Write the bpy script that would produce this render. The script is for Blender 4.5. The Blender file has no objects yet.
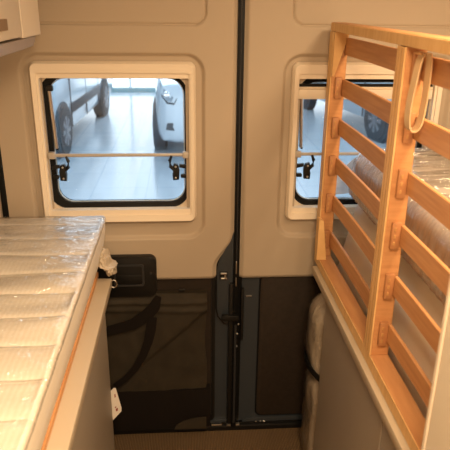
import bpy, bmesh, math, random
from mathutils import Vector, Matrix, noise
random.seed(7)
R = math.radians
C = bpy.context.scene.collection

# ------------------------------------------------------------------ materials
def mat(name, col, rough=.5, metal=0., spec=.5, bump=None, coat=0., noise_col=None, sheen=0.):
    """bump=(scale,(sx,sy,sz),strength,distance); noise_col=(col2,scale,(sx,sy,sz))"""
    m = bpy.data.materials.new(name); m.use_nodes = True
    nt = m.node_tree; b = nt.nodes['Principled BSDF']
    b.inputs['Base Color'].default_value = (*col, 1)
    b.inputs['Roughness'].default_value = rough
    b.inputs['Metallic'].default_value = metal
    b.inputs['Specular IOR Level'].default_value = spec
    b.inputs['Coat Weight'].default_value = coat
    b.inputs['Coat Roughness'].default_value = .15
    if sheen: b.inputs['Sheen Weight'].default_value = sheen
    tc = nt.nodes.new('ShaderNodeTexCoord')
    def ntex(scale, st, detail=4):
        mp = nt.nodes.new('ShaderNodeMapping'); mp.inputs['Scale'].default_value = st
        nt.links.new(tc.outputs['Object'], mp.inputs['Vector'])
        n = nt.nodes.new('ShaderNodeTexNoise'); n.inputs['Scale'].default_value = scale
        n.inputs['Detail'].default_value = detail
        nt.links.new(mp.outputs[0], n.inputs['Vector']); return n
    if noise_col:
        n = ntex(noise_col[1], noise_col[2])
        r = nt.nodes.new('ShaderNodeValToRGB')
        r.color_ramp.elements[0].position = .35; r.color_ramp.elements[1].position = .65
        r.color_ramp.elements[0].color = (*col, 1); r.color_ramp.elements[1].color = (*noise_col[0], 1)
        nt.links.new(n.outputs['Fac'], r.inputs[0]); nt.links.new(r.outputs[0], b.inputs['Base Color'])
    if bump:
        n = ntex(bump[0], bump[1])
        bp = nt.nodes.new('ShaderNodeBump'); bp.inputs['Strength'].default_value = bump[2]
        bp.inputs['Distance'].default_value = bump[3]
        nt.links.new(n.outputs['Fac'], bp.inputs['Height']); nt.links.new(bp.outputs[0], b.inputs['Normal'])
    return m

M = {}
M['trim'] = mat('beige_trim_plastic', (.45, .365, .27), .55, bump=(500, (1, 1, 1), .25, .0006), spec=.3)
M['cream'] = mat('cream_window_plastic', (.82, .71, .56), .42, spec=.35)
M['cream2'] = mat('cream_ledge_plastic', (.66, .56, .43), .5)
M['rubber'] = mat('black_rubber', (.005, .005, .005), .5, spec=.2)
M['blackpl'] = mat('black_plastic', (.008, .0075, .007), .4, spec=.35)
M['seal_line'] = mat('dark_grey_rubber', (.03, .03, .032), .3)
M['steelpaint'] = mat('blue_grey_door_paint', (.032, .039, .047), .35, coat=.3)
M['hardboard'] = mat('dark_brown_hardboard', (.024, .017, .012), .7, noise_col=((.030, .021, .015), 60, (1, 1, 1)), spec=.2)
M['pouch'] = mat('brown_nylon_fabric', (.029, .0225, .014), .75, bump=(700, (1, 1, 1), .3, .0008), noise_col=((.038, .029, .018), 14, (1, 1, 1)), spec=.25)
M['pouchdark'] = mat('dark_brown_fabric_and_fold_shade', (.009, .006, .0045), .9, spec=.2)  # dark fabric, also used for the painted fold shade on the pouch
M['metal'] = mat('brushed_metal', (.62, .58, .53), .28, metal=1.)
M['chrome'] = mat('chrome', (.8, .8, .8), .12, metal=1.)
M['barplastic'] = mat('grey_beige_bar', (.46, .41, .35), .4)
M['wood'] = mat('orange_beech_wood', (.60, .30, .125), .5, noise_col=((.53, .25, .10), 9, (1.5, 1.5, 14)), bump=(40, (1, 1, 8), .1, .001), spec=.35)
M['woodH'] = mat('orange_beech_wood_lengthwise', (.62, .315, .135), .5, noise_col=((.53, .25, .10), 9, (6, .8, 14)), bump=(40, (6, 1, 8), .1, .001), spec=.35)
M['woodedge'] = mat('pale_laminated_wood', (.78, .50, .22), .5, noise_col=((.70, .42, .17), 12, (1, 8, 1)), spec=.35)
M['groove'] = mat('brown_glue_line', (.50, .26, .09), .6)
M['holder'] = mat('brown_holder_plastic', (.44, .20, .08), .5)
M['webbing'] = mat('beige_webbing', (.74, .52, .29), .75, bump=(300, (1, 1, 3), .4, .001))
M['cabinet'] = mat('taupe_cabinet_laminate', (.37, .31, .245), .38, noise_col=((.39, .33, .26), 5, (1, 1, 1)), spec=.35)
M['cabtop'] = mat('beige_worktop_edge', (.56, .46, .33), .42, spec=.4)
M['panel'] = mat('cream_partition', (.76, .67, .53), .4)
M['locker'] = mat('pale_locker_laminate', (.86, .77, .64), .3, coat=.3)
M['lockerunder'] = mat('mauve_grey_locker_base', (.40, .33, .28), .4)
M['wall'] = mat('beige_wall_lining', (.42, .34, .26), .7, bump=(300, (1, 1, 1), .3, .001))
M['ceil'] = mat('pale_ceiling_lining', (.30, .26, .20), .6)
M['pillowfilm'] = mat('creased_film_over_foam', (.40, .33, .25), .3, coat=.8, bump=(16, (2, 2, 1.2), .9, .015))
M['lockhandle'] = mat('brown_handle', (.20, .13, .08), .4)
M['paper'] = mat('white_paper_tag', (.80, .74, .66), .6)
M['redink'] = mat('dark_red_ink', (.30, .05, .03), .6)
M['carpaint'] = mat('white_vehicle_paint', (.52, .60, .66), .22, coat=.8)
M['carsilver'] = mat('silver_vehicle_paint', (.56, .64, .70), .25, coat=.9)
M['cartrim'] = mat('dark_vehicle_plastic', (.05, .065, .08), .5)
M['tyre'] = mat('tyre_rubber', (.05, .06, .07), .6)
M['rim'] = mat('grey_wheel_rim', (.24, .27, .30), .3, metal=.6)
M['glassdark'] = mat('dark_vehicle_glass', (.03, .045, .06), .06)
M['lampglass'] = mat('clear_lamp_lens', (.50, .58, .64), .08, coat=1.)
M['headlens'] = mat('grey_lamp_lens', (.22, .28, .33), .08, coat=1.)
M['sill'] = mat('teal_grey_window_sill', (.20, .36, .40), .5)
M['showwall'] = mat('white_showroom_wall', (.75, .80, .84), .7)

def wood_face_materials(): pass

def carpet_mat():
    m = mat('brown_ribbed_carpet', (.15, .10, .055), .9, spec=.1)
    nt = m.node_tree; b = nt.nodes['Principled BSDF']
    tc = nt.nodes.new('ShaderNodeTexCoord'); w = nt.nodes.new('ShaderNodeTexWave')
    w.wave_type = 'BANDS'; w.bands_direction = 'X'; w.inputs['Scale'].default_value = 55
    w.inputs['Distortion'].default_value = 1.5; w.inputs['Detail'].default_value = 3
    nt.links.new(tc.outputs['Object'], w.inputs['Vector'])
    r = nt.nodes.new('ShaderNodeValToRGB')
    r.color_ramp.elements[0].color = (.15, .092, .048, 1); r.color_ramp.elements[1].color = (.25, .165, .09, 1)
    nt.links.new(w.outputs['Fac'], r.inputs[0]); nt.links.new(r.outputs[0], b.inputs['Base Color'])
    bp = nt.nodes.new('ShaderNodeBump'); bp.inputs['Distance'].default_value = .003
    nt.links.new(w.outputs['Fac'], bp.inputs['Height']); nt.links.new(bp.outputs[0], b.inputs['Normal'])
    return m
M['carpet'] = carpet_mat()

def tile_mat():
    m = mat('pale_showroom_tiles', (.5, .58, .64), .16, spec=.6)
    nt = m.node_tree; b = nt.nodes['Principled BSDF']
    tc = nt.nodes.new('ShaderNodeTexCoord')
    br = nt.nodes.new('ShaderNodeTexBrick'); br.offset = 0
    br.inputs['Scale'].default_value = 1.0; br.inputs['Brick Width'].default_value = .62; br.inputs['Row Height'].default_value = .62
    br.inputs['Mortar Size'].default_value = .007
    br.inputs['Color1'].default_value = (.46, .52, .57, 1); br.inputs['Color2'].default_value = (.49, .55, .60, 1)
    br.inputs['Mortar'].default_value = (.33, .42, .50, 1)
    nt.links.new(tc.outputs['Object'], br.inputs['Vector']); nt.links.new(br.outputs['Color'], b.inputs['Base Color'])
    return m
M['tiles'] = tile_mat()

def ticking_mat():
    m = mat('cream_quilted_ticking', (.86, .78, .66), .7, spec=.25)
    nt = m.node_tree; b = nt.nodes['Principled BSDF']
    tc = nt.nodes.new('ShaderNodeTexCoord'); w = nt.nodes.new('ShaderNodeTexWave')
    w.wave_type = 'BANDS'; w.bands_direction = 'X'; w.inputs['Scale'].default_value = 30
    w.inputs['Distortion'].default_value = 2.5; w.inputs['Detail'].default_value = 3; w.inputs['Detail Scale'].default_value = 2
    nt.links.new(tc.outputs['Object'], w.inputs['Vector'])
    r = nt.nodes.new('ShaderNodeValToRGB')
    r.color_ramp.elements[0].color = (.85, .78, .66, 1); r.color_ramp.elements[1].color = (.90, .84, .74, 1)
    nt.links.new(w.outputs['Fac'], r.inputs[0]); nt.links.new(r.outputs[0], b.inputs['Base Color'])
    bp = nt.nodes.new('ShaderNodeBump'); bp.inputs['Distance'].default_value = .0005; bp.inputs['Strength'].default_value = .25
    nt.links.new(w.outputs['Fac'], bp.inputs['Height']); nt.links.new(bp.outputs[0], b.inputs['Normal'])
    return m
M['ticking'] = ticking_mat()
M['ticking2'] = mat('beige_mattress_cover', (.88, .82, .70), .6, bump=(20, (1, 4, 1), .3, .004), coat=.3)
M['taupetick'] = mat('taupe_mattress_side', (.62, .55, .47), .7, bump=(30, (1, 9, .6), .5, .004))

def film_mat(name, tint, fac, scale, st, dist, rough=.16, cap=.3):
    m = bpy.data.materials.new(name); m.use_nodes = True
    nt = m.node_tree; nt.nodes.clear()
    out = nt.nodes.new('ShaderNodeOutputMaterial'); mix = nt.nodes.new('ShaderNodeMixShader')
    tr = nt.nodes.new('ShaderNodeBsdfTransparent'); tr.inputs[0].default_value = (*tint, 1)
    gl = nt.nodes.new('ShaderNodeBsdfGlossy'); gl.inputs['Roughness'].default_value = rough
    tc = nt.nodes.new('ShaderNodeTexCoord'); mp = nt.nodes.new('ShaderNodeMapping'); mp.inputs['Scale'].default_value = st
    n = nt.nodes.new('ShaderNodeTexNoise'); n.inputs['Scale'].default_value = scale; n.inputs['Detail'].default_value = 3
    n.inputs['Distortion'].default_value = 1.2
    bp = nt.nodes.new('ShaderNodeBump'); bp.inputs['Distance'].default_value = dist; bp.inputs['Strength'].default_value = 1
    lw = nt.nodes.new('ShaderNodeLayerWeight'); lw.inputs['Blend'].default_value = .5
    pw = nt.nodes.new('ShaderNodeMath'); pw.operation = 'POWER'; pw.inputs[1].default_value = 4.
    ad = nt.nodes.new('ShaderNodeMath'); ad.operation = 'ADD'; ad.inputs[1].default_value = .045
    mu = nt.nodes.new('ShaderNodeMath'); mu.operation = 'MULTIPLY'; mu.inputs[1].default_value = fac; mu.use_clamp = True
    L = nt.links.new
    L(tc.outputs['Object'], mp.inputs[0]); L(mp.outputs[0], n.inputs['Vector']); L(n.outputs['Fac'], bp.inputs['Height'])
    L(bp.outputs[0], gl.inputs['Normal']); L(lw.outputs['Facing'], pw.inputs[0]); L(pw.outputs[0], ad.inputs[0]); L(ad.outputs[0], mu.inputs[0])
    mn = nt.nodes.new('ShaderNodeMath'); mn.operation = 'MINIMUM'; mn.inputs[1].default_value = cap
    L(mu.outputs[0], mn.inputs[0]); L(mn.outputs[0], mix.inputs[0]); L(tr.outputs[0], mix.inputs[1]); L(gl.outputs[0], mix.inputs[2]); L(mix.outputs[0], out.inputs[0])
    return m
M['film'] = film_mat('clear_plastic_film', (.99, .99, .99), 2.3, 20, (1, 2.4, 1), .015, .12, cap=.6)
M['filmgrey'] = film_mat('creased_plastic_film', (.97, .97, .97), 3.5, 7, (.8, 9, 1.5), .016, .13, cap=.6)
M['pane'] = film_mat('acrylic_window_pane', (.93, .97, 1.), 1.0, 1, (1, 1, 1), 0., .02)

# ------------------------------------------------------------------ geometry helpers
def link(name, bm, m, parent=None, smooth=False, auto=35):
    bmesh.ops.recalc_face_normals(bm, faces=bm.faces)
    me = bpy.data.meshes.new(name); bm.to_mesh(me); bm.free()
    mats = m if isinstance(m, (list, tuple)) else [m]
    for k in mats: me.materials.append(k if not isinstance(k, str) else M[k])
    o = bpy.data.objects.new(name, me); C.objects.link(o)
    if parent is not None: o.parent = parent
    if smooth:
        for p in me.polygons: p.use_smooth = True
        if auto:
            me.set_sharp_from_angle(angle=R(auto))
    return o

def empty(name, loc=(0, 0, 0), rz=0):
    o = bpy.data.objects.new(name, None); C.objects.link(o)
    o.location = loc; o.rotation_euler = (0, 0, rz); o.empty_display_size = .05
    return o

def tag(o, label=None, cat=None, group=None, kind=None):
    if label: o['label'] = label
    if cat: o['category'] = cat
    if group: o['group'] = group
    if kind: o['kind'] = kind
    return o

def box(bm, x0, x1, y0, y1, z0, z1, bev=0., seg=2, mi=0):
    vs = [bm.verts.new((x, y, z)) for x in (x0, x1) for y in (y0, y1) for z in (z0, z1)]
    q = [(0, 1, 3, 2), (4, 6, 7, 5), (0, 4, 5, 1), (2, 3, 7, 6), (0, 2, 6, 4), (1, 5, 7, 3)]
    fs = [bm.faces.new([vs[i] for i in f]) for f in q]
    for f in fs: f.material_index = mi
    if bev > 0:
        es = list({e for f in fs for e in f.edges})
        r = bmesh.ops.bevel(bm, geom=es, offset=bev, segments=seg, affect='EDGES', profile=.5)
        for f in r['faces']: f.material_index = mi
    return bm

def B(*a, **k):
    bm = bmesh.new(); return box(bm, *a, **k)

def rrect(x0, x1, z0, z1, r, n=7):
    pts = []
    for cx, cz, a0 in ((x1 - r, z1 - r, 0), (x0 + r, z1 - r, 90), (x0 + r, z0 + r, 180), (x1 - r, z0 + r, 270)):
        for i in range(n + 1):
            a = R(a0 + 90 * i / n); pts.append((cx + r * math.cos(a), cz + r * math.sin(a)))
    return pts

def ring(bm, outer, inner, ya, yb, yi=None, mi=0):
    """closed band between two outlines of equal count in xz; ya = camera side, yb = far side; yi = camera side depth of the inner edge"""
    if yi is None: yi = ya
    n = len(outer)
    A = [bm.verts.new((p[0], ya, p[1])) for p in outer]; Bv = [bm.verts.new((p[0], yi, p[1])) for p in inner]
    Cv = [bm.verts.new((p[0], yb, p[1])) for p in inner]; D = [bm.verts.new((p[0], yb, p[1])) for p in outer]
    for i in range(n):
        j = (i + 1) % n
        for a, b in ((A, Bv), (Bv, Cv), (Cv, D), (D, A)):
            f = bm.faces.new((a[i], a[j], b[j], b[i])); f.material_index = mi
    return bm

def prism(bm, pts, ax, a, b, mi=0, bev=0):
    """extrude polygon; ax = extrusion axis; pts in the two other axes in order"""
    def v(p, t):
        if ax == 'y': return (p[0], t, p[1])
        if ax == 'x': return (t, p[0], p[1])
        return (p[0], p[1], t)
    A = [bm.verts.new(v(p, a)) for p in pts]; Bv = [bm.verts.new(v(p, b)) for p in pts]
    fs = [bm.faces.new(A), bm.faces.new(Bv[::-1])]
    n = len(pts)
    for i in range(n): fs.append(bm.faces.new((A[i], Bv[i], Bv[(i + 1) % n], A[(i + 1) % n])))
    for f in fs: f.material_index = mi
    if bev:
        es = list({e for f in fs[:2] for e in f.edges})
        bmesh.ops.bevel(bm, geom=es, offset=bev, segments=2, affect='EDGES', profile=.5)
    return bm

def tube(bm, pts, r, n=8, caps=True, mi=0):
    pts = [Vector(p) for p in pts]; rings = []
    for i, p in enumerate(pts):
        t = (pts[min(i + 1, len(pts) - 1)] - pts[max(i - 1, 0)]).normalized()
        u = t.cross(Vector((0, 0, 1)));
        if u.length < 1e-3: u = t.cross(Vector((1, 0, 0)))
        u.normalize(); w = t.cross(u)
        rr = r[i] if isinstance(r, (list, tuple)) else r
        rings.append([bm.verts.new(p + (u * math.cos(2 * math.pi * k / n) + w * math.sin(2 * math.pi * k / n)) * rr) for k in range(n)])
    for a, b in zip(rings, rings[1:]):
        for k in range(n):
            f = bm.faces.new((a[k], a[(k + 1) % n], b[(k + 1) % n], b[k])); f.material_index = mi
    if caps:
        bm.faces.new(rings[0][::-1]).material_index = mi; bm.faces.new(rings[-1]).material_index = mi
    return bm

def disc_x(bm, c, r, w, n=28, bev=0., mi=0):
    """cylinder with its axis along x"""
    pts = [(c[1] + r * math.cos(2 * math.pi * k / n), c[2] + r * math.sin(2 * math.pi * k / n)) for k in range(n)]
    return prism(bm, pts, 'x', c[0] - w / 2, c[0] + w / 2, mi=mi, bev=bev)

def grid(bm, nu, nv, f, skip=None, mi=0):
    V = {}
    def g(i, j):
        if (i, j) not in V: V[(i, j)] = bm.verts.new(f(i / nu, j / nv))
        return V[(i, j)]
    for i in range(nu):
        for j in range(nv):
            if skip and skip((i + .5) / nu, (j + .5) / nv): continue
            bm.faces.new((g(i, j), g(i + 1, j), g(i + 1, j + 1), g(i, j + 1))).material_index = mi
    return bm

def sstep(a, b, t):
    t = max(0, min(1, (t - a) / (b - a))); return t * t * (3 - 2 * t)

def sd_rrect(x, z, x0, x1, z0, z1, r):
    cx, cz = (x0 + x1) / 2, (z0 + z1) / 2
    dx = abs(x - cx) - (x1 - x0) / 2 + r; dz = abs(z - cz) - (z1 - z0) / 2 + r
    return math.hypot(max(dx, 0), max(dz, 0)) + min(max(dx, dz), 0) - r

# ------------------------------------------------------------------ van interior shell
def structure(o): o['kind'] = 'structure'; return o
structure(link('floor', B(-.93, .93, -3.6, .0, -.04, 0), 'carpet'))
structure(link('ceiling', B(-.95, .95, -3.6, .06, 1.90, 1.94), 'ceil'))
wl = bmesh.new(); box(wl, -.97, -.93, -3.6, .06, -.04, 1.92)
structure(link('wall_left', wl, 'wall'))
wr = bmesh.new(); box(wr, .93, .97, -3.6, .06, -.04, 1.92)
structure(link('wall_right', wr, 'wall'))
structure(link('wall_front', B(-.95, .95, -3.64, -3.6, -.04, 1.92), 'wall'))
# body pillars and the roof header around the rear door opening
pil = bmesh.new()
box(pil, -.93, -.735, -.03, .10, -.04, 1.92, bev=.006); structure(link('trim_1', pil, 'trim'))
pil = bmesh.new()
box(pil, .735, .93, -.03, .10, -.04, 1.92, bev=.006); structure(link('trim_2', pil, 'trim'))
structure(link('trim_3', B(-.735, .735, 0.0, .10, 1.80, 1.92, bev=.006), 'trim'))
# dark gloss sill under the doors
s = bmesh.new()
box(s, -.735, .735, 0.001, .12, -.04, .022, bev=.006)
sill = structure(link('trim_4', s, 'blackpl'))
s = bmesh.new(); box(s, -.735, .735, .005, .03, .0222, .030, bev=.003)
link('sill_seal', s, 'rubber', sill)
for (x, z) in ((.082, .035), (.098, .035), (.112, .034)):
    b = bmesh.new(); bmesh.ops.create_uvsphere(b, u_segments=10, v_segments=6, radius=.0042, matrix=Matrix.Translation((x, .004, z)))
    link('screw', b, 'chrome', sill, smooth=True)
b = bmesh.new(); box(b, -.085, -.045, -.002, .02, .024, .031, bev=.002); link('strike_plate', b, 'metal', sill)
b = bmesh.new(); box(b, -.028, .02, -.004, .02, .022, .030, bev=.002); link('strike_plate', b, 'metal', sill)
for k, (xa_, xb_) in enumerate(((-.7349, -.7155), (.7155, .7349))):
    structure(link('trim_%d' % (5 + k), B(xa_, xb_, -.012, .06, .0305, 1.799, bev=.004), 'rubber'))
# ------------------------------------------------------------------ rear doors
WX0, WX1, WZ0, WZ1 = .150, .609, .842, 1.333      # outer edge of the window surround (|x|, z)

def door(num, sgn):
    root = structure(empty('door_%d' % num, (0, 0, 0)))
    X = lambda x: sgn * x
    xa, xb = .014, .715
    # painted metal door shell with the window opening left out
    bm = bmesh.new()
    for (u0, u1, z0, z1) in ((xa + .004, xb, .035, .86), (xa + .004, xb, 1.305, 1.80), (xa + .004, .165, .86, 1.305), (.60, xb, .86, 1.305)):
        box(bm, min(X(u0), X(u1)), max(X(u0), X(u1)), .014, .055, z0, z1)
    link('door_shell', bm, 'steelpaint', root)
    # moulded beige lining
    ztop, zbot = 1.795, .636
    def edge_in(z):
        if sgn > 0: return .006
        # notch beside the lock: the lining steps back from the gap
        return .0135 + .057 * sstep(.79, .675, z)
    def relief(x, z):
        y = 0.0
        d = sd_rrect(x, z, (.135 if sgn < 0 else .150) - .022, WX1 + .022, WZ0 - .055, WZ1 + .018, .05)
        y += .013 * sstep(.008, -.006, d)                      # recess around the window
        d2 = sd_rrect(x, z, .105 if sgn < 0 else .145, .64, 1.434, 1.74, .035)
        y += .006 * math.exp(-(d2 / .0026) ** 2) + .003 * sstep(.004, -.004, d2)   # shallow upper field
        y += .010 * sstep(.02, 0, x - edge_in(z)) ** 2 + .006 * sstep(.012, 0, z - zbot) ** 2
        return y
    def f(u, v):
        z = zbot + (ztop - zbot) * v
        a = edge_in(z); x = a + (xb - a) * u
        return (X(x), -.012 + relief(x, z), z)
    def skip(u, v):
        z = zbot + (ztop - zbot) * v; a = edge_in(z); x = a + (xb - a) * u
        return (.135 if sgn < 0 else .150) + .03 < x < WX1 - .03 and WZ0 + .03 < z < WZ1 - .03
    bm = bmesh.new(); grid(bm, 250, 400, f, skip)
    be = [e for e in bm.edges if e.is_boundary]
    r = bmesh.ops.extrude_edge_only(bm, edges=be)
    for v in r['geom']:
        if isinstance(v, bmesh.types.BMVert): v.co.y = .0138
    link('door_lining', bm, 'trim', root, smooth=True, auto=50)
    return root

dl = door(1, -1); dr = door(2, 1)
tag(dl, 'left rear van door with beige lining above dark painted metal', 'door')
tag(dr, 'right rear van door with beige lining above dark painted metal', 'door')

# left door: recessed dark frame behind the pouch, handle plate, lock
bm = bmesh.new(); ring(bm, rrect(-.60, -.073, .045, .650, .02), rrect(-.585, -.085, .058, .640, .018), .004, .0138)
link('inset_frame', bm, 'blackpl', dl, smooth=True)
bm = bmesh.new(); prism(bm, rrect(-.584, -.086, .059, .639, .017), 'y', .009, .0138); link('inset_panel', bm, 'hardboard', dl)
# handle plate
bm = bmesh.new(); prism(bm, rrect(-.455, -.266, .588, .731, .022), 'y', -.034, -.004, bev=.004)
hp = link('handle_plate', bm, 'blackpl', dl, smooth=True)
bm = bmesh.new(); ring(bm, rrect(-.403, -.306, .628, .705, .008), rrect(-.397, -.312, .634, .699, .006), -.0385, -.034)
link('grip_rim', bm, 'seal_line', hp, smooth=True)
bm = bmesh.new(); box(bm, -.396, -.313, -.0372, -.034, .635, .668, bev=.0015); link('pull_handle', bm, 'blackpl', hp, smooth=True)
bm = bmesh.new(); disc_x(bm, (0, 0, 0), .004, .002); bm.transform(Matrix.Translation((-.284, -.035, .672)) @ Matrix.Rotation(R(90), 4, 'Z'))
link('screw', bm, 'seal_line', hp)
# lock plate in the notch (blue grey) with outline
pl = [(-.014, .800), (-.034, .755), (-.060, .700), (-.068, .672), (-.068, .52), (-.062, .490), (-.040, .462), (-.014, .455)]
bm = bmesh.new(); prism(bm, pl, 'y', -.006, .0138, bev=.002)
lk = link('lock_plate', bm, 'steelpaint', dl, smooth=True)
bm = bmesh.new()
pl2 = [(x - .004 if x < -.02 else x, z + (.003 if z > .7 else -.003 if z < .5 else 0)) for x, z in pl]
prism(bm, pl2, 'y', -.002, .0136); link('plate_gasket', bm, 'rubber', dl)
bm = bmesh.new(); box(bm, -.060, -.034, -.012, -.006, .636, .662, bev=.002); link('latch_body', bm, 'blackpl', lk)
bm = bmesh.new(); box(bm, -.056, -.036, -.017, -.012, .653, .659, bev=.001); box(bm, -.056, -.036, -.017, -.012, .636, .641, bev=.001)
box(bm, -.044, -.038, -.017, -.012, .636, .659, bev=.001)
link('latch_hook', bm, 'metal', lk)
# centre seal, lock rod and strike, fixed on the left door's closing edge
bm = bmesh.new(); box(bm, -.0133, .0058, -.010, .013, .023, 1.80, bev=.003); box(bm, -.0178, .0178, .0142, .022, .023, 1.80)
link('centre_seal', bm, 'rubber', dl, smooth=True)
bm = bmesh.new(); tube(bm, [(-.004, -.0105, .70), (-.004, -.0105, 1.795)], .0022)
link('seal_lip', bm, 'seal_line', dl, smooth=True)
bm = bmesh.new(); box(bm, -.028, -.013, -.022, -.0, .05, .62, bev=.004); box(bm, .0135, .0235, -.018, -.0, .40, .60, bev=.003)
link('lock_cover', bm, 'blackpl', dl, smooth=True)
bm = bmesh.new(); tube(bm, [(-.004, -.017, .05), (-.004, -.017, .46)], .004); link('lock_rod', bm, 'seal_line', dl, smooth=True)
bm = bmesh.new(); box(bm, -.052, .004, -.036, -.018, .487, .507, bev=.003); link('lock_lever', bm, 'blackpl', dl, smooth=True)
bm = bmesh.new(); box(bm, -.007, -.003, -.018, -.010, .655, .70, bev=.001); box(bm, -.007, -.003, -.018, -.010, .61, .64, bev=.001)
link('striker', bm, 'metal', dl)
for (x, z) in ((.006, .462), (.001, .375), (.003, .425)):
    b = bmesh.new(); bmesh.ops.create_uvsphere(b, u_segments=10, v_segments=6, radius=.004, matrix=Matrix.Translation((x, -.0135, z)))
    link('screw', b, 'metal', dl, smooth=True)

# right door: dark brown hardboard inset
bm = bmesh.new(); prism(bm, rrect(.082, .60, .062, .634, .02), 'y', .006, .0138, bev=.002)
link('inset_panel', bm, 'hardboard', dr, smooth=True)
bm = bmesh.new(); ring(bm, rrect(.077, .605, .057, .636, .023), rrect(.083, .599, .063, .6335, .02), .0085, .0138)
link('inset_groove', bm, 'rubber', dr)
bm = bmesh.new(); box(bm, .033, .052, .011, .0138, .555, .558); link('paint_mark', bm, 'metal', dr)
bm = bmesh.new(); prism(bm, [(.03, .035), (.71, .035), (.71, .054), (.08, .054), (.05, .047)], 'y', .002, .0138, bev=.002)
link('bottom_flange', bm, 'steelpaint', dr, smooth=True)
bm = bmesh.new(); prism(bm, [(-.03, .035), (-.71, .035), (-.71, .044), (-.03, .044)], 'y', .002, .0138, bev=.002)
link('bottom_flange', bm, 'steelpaint', dl, smooth=True)

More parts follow.
